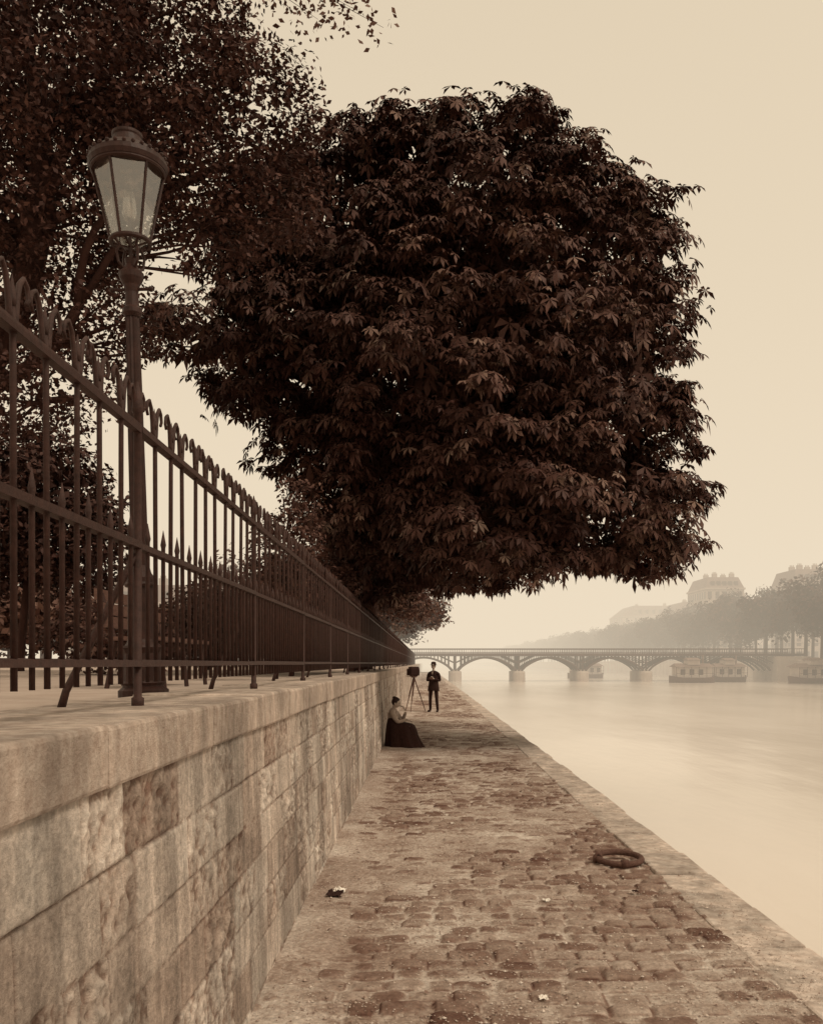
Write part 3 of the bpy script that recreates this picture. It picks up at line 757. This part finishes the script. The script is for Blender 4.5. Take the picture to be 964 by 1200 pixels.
def head(parent, c, face, rz=.118, hair='short', tilt=0.0):
    e_=[]; q=MB(); su,sv=24,18
    q.sphere((0,0,0),(.074,.094,rz),su,sv)
    nv=[]
    for (x,y,z) in q.v:
        if z<-.02:
            t=min(1,(-z-.02)/.09); x*=1-.28*t; 
            if y>0: y*=1-.42*t
            else: y*=1-.05*t
        if y<0 and abs(x)<.018 and -.045<z<.01: y-=.022*(1-abs(x)/.018)*(1-(z+.045)/.06)*1.3
        if y<0 and abs(z-.008)<.014 and .015<abs(x)<.05: y+=.008
        if y<0 and abs(z+.075)<.01 and abs(x)<.025: y-=.006
        nv.append((x,y,z))
    q.v=nv
    q.sphere((-.074,.008,-.012),(.009,.018,.030),8,6); q.sphere((.074,.008,-.012),(.009,.018,.030),8,6)
    o=q.build('head',M_skin,parent,smooth=True); e_.append(o)
    q=MB()
    for s_ in (-1,1): q.sphere((s_*.03,-.080,.006),(.011,.008,.006),8,6); q.box((s_*.03-.016,-.090,.024),(s_*.03+.016,-.084,.029))
    q.box((-.018,-.092,-.0575),(.018,-.085,-.054))
    e_.append(q.build('eyes_brows_mouth',M_hair,parent,smooth=True))
    q=MB(); q.sphere((0,.016,.024),(.083,.094,rz*.92),20,14)
    q.v=[(x,(y if not(y<-.03 and z<.05) else -.03+ (y+.03)*.1),max(z,-.06)) for (x,y,z) in q.v]
    if hair=='bun': q.sphere((0,.07,.095),(.05,.045,.035),12,8)
    e_.append(q.build('hair',M_hair,parent,smooth=True))
    M_=Matrix.Translation(c)@Matrix.Rotation(face,4,'Z')@Matrix.Rotation(tilt,4,'X')
    for o in e_: o.data.transform(M_)
    return M_

man=empty('standing_man')
body_v=[(0,0,.93),(0,0,1.08),(0,-.01,1.27),(0,.01,1.41),(0,.005,1.47),(0,-.01,1.54),
 (.10,0,1.395),(.185,.01,1.36),(.235,.03,1.11),(.09,-.20,1.19),(-.10,0,1.395),(-.185,.01,1.36),(-.24,.03,1.11),(-.07,-.22,1.22),
 (.095,0,.88),(.12,-.02,.50),(.14,.03,.11),(.15,.02,.05),(.17,-.15,.035),(-.095,0,.88),(-.12,-.01,.50),(-.13,.03,.11),(-.135,.02,.05),(-.16,-.15,.035)]
body_e=[(0,1),(1,2),(2,3),(3,4),(4,5),(3,6),(6,7),(7,8),(8,9),(3,10),(10,11),(11,12),(12,13),(0,14),(14,15),(15,16),(16,17),(17,18),(0,19),(19,20),(20,21),(21,22),(22,23)]
body_r=[(.15,.11),(.145,.11),(.165,.12),(.10,.08),(.055,.055),(.052,.055),.07,.066,.05,.034,.07,.066,.05,.034,.088,.064,.05,.045,.04,.088,.064,.05,.045,.04]
skin_mesh('body',[(body_v,body_e,body_r)],lambda c: 1 if c.z>1.475 else 0,[M_suit,M_skin],man)
q=MB()
for z,rx,ry in ((1.30,.185,.135),(1.12,.172,.13),(1.0,.18,.137),(.88,.20,.155),(.77,.215,.17),(.76,.20,.155)):
    for k in range(24):
        a=2*math.pi*k/24; q.v.append((rx*math.cos(a),ry*math.sin(a),z))
for i in range(5):
    for k in range(24): k2=(k+1)%24; q.f.append((i*24+k2,i*24+k,(i+1)*24+k,(i+1)*24+k2))
q.build('jacket',M_suit,man,smooth=True)
q=MB(); q.add([(-.035,-.128,1.45),(.035,-.128,1.45),(0,-.139,1.32)],[(0,2,1)]); q.build('shirt_front',M_blouse,man)
hc=hand_chains((.08,-.215,1.19),(-.7,-.45,.25),(0,.6,-.5),-1,.5)+hand_chains((-.06,-.235,1.22),(.7,-.3,.2),(0,.6,-.5),1,.5)
skin_mesh('hands',hc,lambda c:0,[M_skin],man,1)
head(man,(0,-.02,1.63),0,tilt=R(14))
q=MB(); q.lathe([(.135,1.675),(.138,1.683),(.092,1.69),(.09,1.74),(.075,1.785),(.03,1.80)],(0,.0,0),20); q.build('hat',M_suit,man,smooth=True)
q=MB(); q.box((-.06,-.34,1.17),(.06,-.26,1.25)); q.build('plate_holder',M_wood,man)
man.location=(0.32,31,0.005); man.rotation_euler=(0,0,R(-18)); man.scale=(.97,.97,.97)

tc_=empty('tripod_camera'); q=MB()
apex=Vector((0,0,1.2))
for a in (R(100),R(220),R(340)):
    f_=Vector((math.cos(a)*.42,math.sin(a)*.42,0)); q.tube([f_,f_.lerp(apex,.5),apex],[.012,.018,.022],6)
    off=Vector((-math.sin(a),math.cos(a),0))*.03; q.tube([f_.lerp(apex,.45)+off,apex+off],.010,5)
q.lathe([(.09,1.19),(.09,1.22)],seg=16); q.build('tripod',M_wood,tc_)
q=MB(); q.box((-.16,-.03,1.24),(.16,.03,1.54)); q.box((-.12,.24,1.26),(.12,.28,1.50)); q.box((-.12,-.06,1.222),(.12,.32,1.24)); q.lathe([(.04,0),(.035,.05),(.04,.09)],(0,0,0),12)
q.v[-36:]=[(x,.28+z,1.38+y) for (x,y,z) in q.v[-36:]]
q.build('camera_body',M_wood,tc_,bevel=.004)
q=MB()
for i in range(9):
    t=i/8; s_=(.145-.04*t)*(1 if i%2 else .88); y0=.03+.21*t
    for x_,z_ in ((-s_,-s_),(s_,-s_),(s_,s_),(-s_,s_)): q.v.append((x_,y0,1.385+z_))
for i in range(8):
    for k in range(4): k2=(k+1)%4; q.f.append((i*4+k,i*4+k2,(i+1)*4+k2,(i+1)*4+k))
q.build('bellows',M_suit,tc_)
q=MB()
n_=18
for i in range(n_+1):
    u_=i/n_*2-1
    for jj in range(8):
        t=jj/7; side_=max(0,abs(u_)-.5)/.5
        xx=math.copysign(min(abs(u_)*2,1)*.175+.01*math.sin(9*t+3*u_),u_) if u_ else 0
        zz=1.565-side_*.27+random.uniform(-.006,.006)
        if jj>=5: zz-=.10*(jj-4); 
        q.v.append((xx,.10-.17*min(t,.62)/.62-.012*(jj>=5),zz))
for i in range(n_):
    for jj in range(7): q.f.append((i*8+jj,(i+1)*8+jj,(i+1)*8+jj+1,i*8+jj+1))
q.build('focusing_cloth',M_suit,tc_,smooth=True)
tc_.location=(-.36,31.3,.005); tc_.rotation_euler=(0,0,R(35))

wm=empty('seated_woman')
wv=[(0,0,.40),(-.02,0,.52),(-.01,0,.68),(.0,0,.79),(.01,0,.84),(.03,0,.89),
 (.0,-.09,.775),(.0,-.155,.74),(.13,-.20,.55),(.31,-.13,.60),
 (.0,.09,.775),(.0,.155,.74),(.16,.19,.56),(.26,.07,.76),
 (.02,-.10,.39),(.40,-.11,.43),(.44,-.10,.09),(.46,-.10,.04),(.58,-.10,.03),
 (.02,.10,.39),(.42,.11,.43),(.48,.11,.09),(.50,.11,.04),(.62,.12,.03)]
wr_=[(.15,.13),(.115,.125),(.13,.135),(.085,.085),(.046,.046),(.045,.045),.065,.072,.055,.03,.065,.072,.055,.03,.09,.06,.04,.035,.03,.09,.06,.04,.035,.03]
def fw(c):
    if c.z>.845 : return 1
    if c.z<.46 : return 2
    return 0
skin_mesh('body',[(wv,body_e,wr_)],fw,[M_blouse,M_skin,M_skirt],wm)
q=MB(); nk=56
rings=[(0,-.17,.64,.33),(.02,-.17,.635,.33),(.12,-.17,.58,.30),(.25,-.17,.53,.27),(.38,-.165,.50,.24),(.47,-.155,.46,.22),(.51,-.15,.40,.20),(.545,-.14,.22,.16),(.60,-.13,.11,.135),(.63,-.125,.105,.13)]
for ri,(z,xa,xb,hy) in enumerate(rings):
    cx=(xa+xb)/2; rx=(xb-xa)/2; am=.085*(1-z/.63)**.6
    for k in range(nk):
        a=2*math.pi*k/nk; f_=1+am*math.sin(9*a+1.3*math.sin(2*a))+am*.5*math.sin(17*a+z*6)
        q.v.append((cx+rx*f_*math.cos(a),hy*f_*math.sin(a),z))
for i in range(len(rings)-1):
    for k in range(nk): k2=(k+1)%nk; q.f.append((i*nk+k,i*nk+k2,(i+1)*nk+k2,(i+1)*nk+k))
q.build('skirt',M_skirt,wm,smooth=True)
hc=hand_chains((.31,-.13,.60),(.8,.35,-.15),(0,0,-1),-1,.35)+hand_chains((.245,.05,.80),(-.45,-.25,.9),(-.8,0,-.3),1,.6)
skin_mesh('hands',hc,lambda c:0,[M_skin],wm,1)
head(wm,(.06,0,.955),R(90),rz=.110,hair='bun',tilt=R(16))
q=MB(); q.lathe([(.16,0),(.17,.02),(.14,.04),(.13,.26),(.16,.28),(.16,.31)],(0,0,0),14); q.build('stool',M_wood,wm)
wm.location=(-.62,18.1,.008); wm.rotation_euler=(0,0,R(-10)); wm.scale=(.93,.93,.93)

# ------------------------------------------------------------------ river haze
mh=bpy.data.materials.new('haze'); mh.use_nodes=True; nt=mh.node_tree
for n_ in list(nt.nodes):
    if n_.type=='BSDF_PRINCIPLED': nt.nodes.remove(n_)
sg=0.0035
ab=nt.nodes.new('ShaderNodeVolumeAbsorption'); ab.inputs['Color'].default_value=(0,0,0,1); ab.inputs['Density'].default_value=sg
em=nt.nodes.new('ShaderNodeEmission'); em.inputs['Color'].default_value=(0.85,0.72,0.545,1); em.inputs['Strength'].default_value=sg  # volume glows in place of daylight scattered by the haze
ad=nt.nodes.new('ShaderNodeAddShader'); nt.links.new(ab.outputs[0],ad.inputs[0]); nt.links.new(em.outputs[0],ad.inputs[1])
nt.links.new(ad.outputs[0],nt.nodes['Material Output'].inputs['Volume'])
mh.cycles.homogeneous_volume=True
q=MB(); q.box((-900,55,-7),(1100,2400,90)); q.build('haze',mh)
print('done', sum(len(o.data.polygons) for o in bpy.data.objects if o.type=='MESH'))
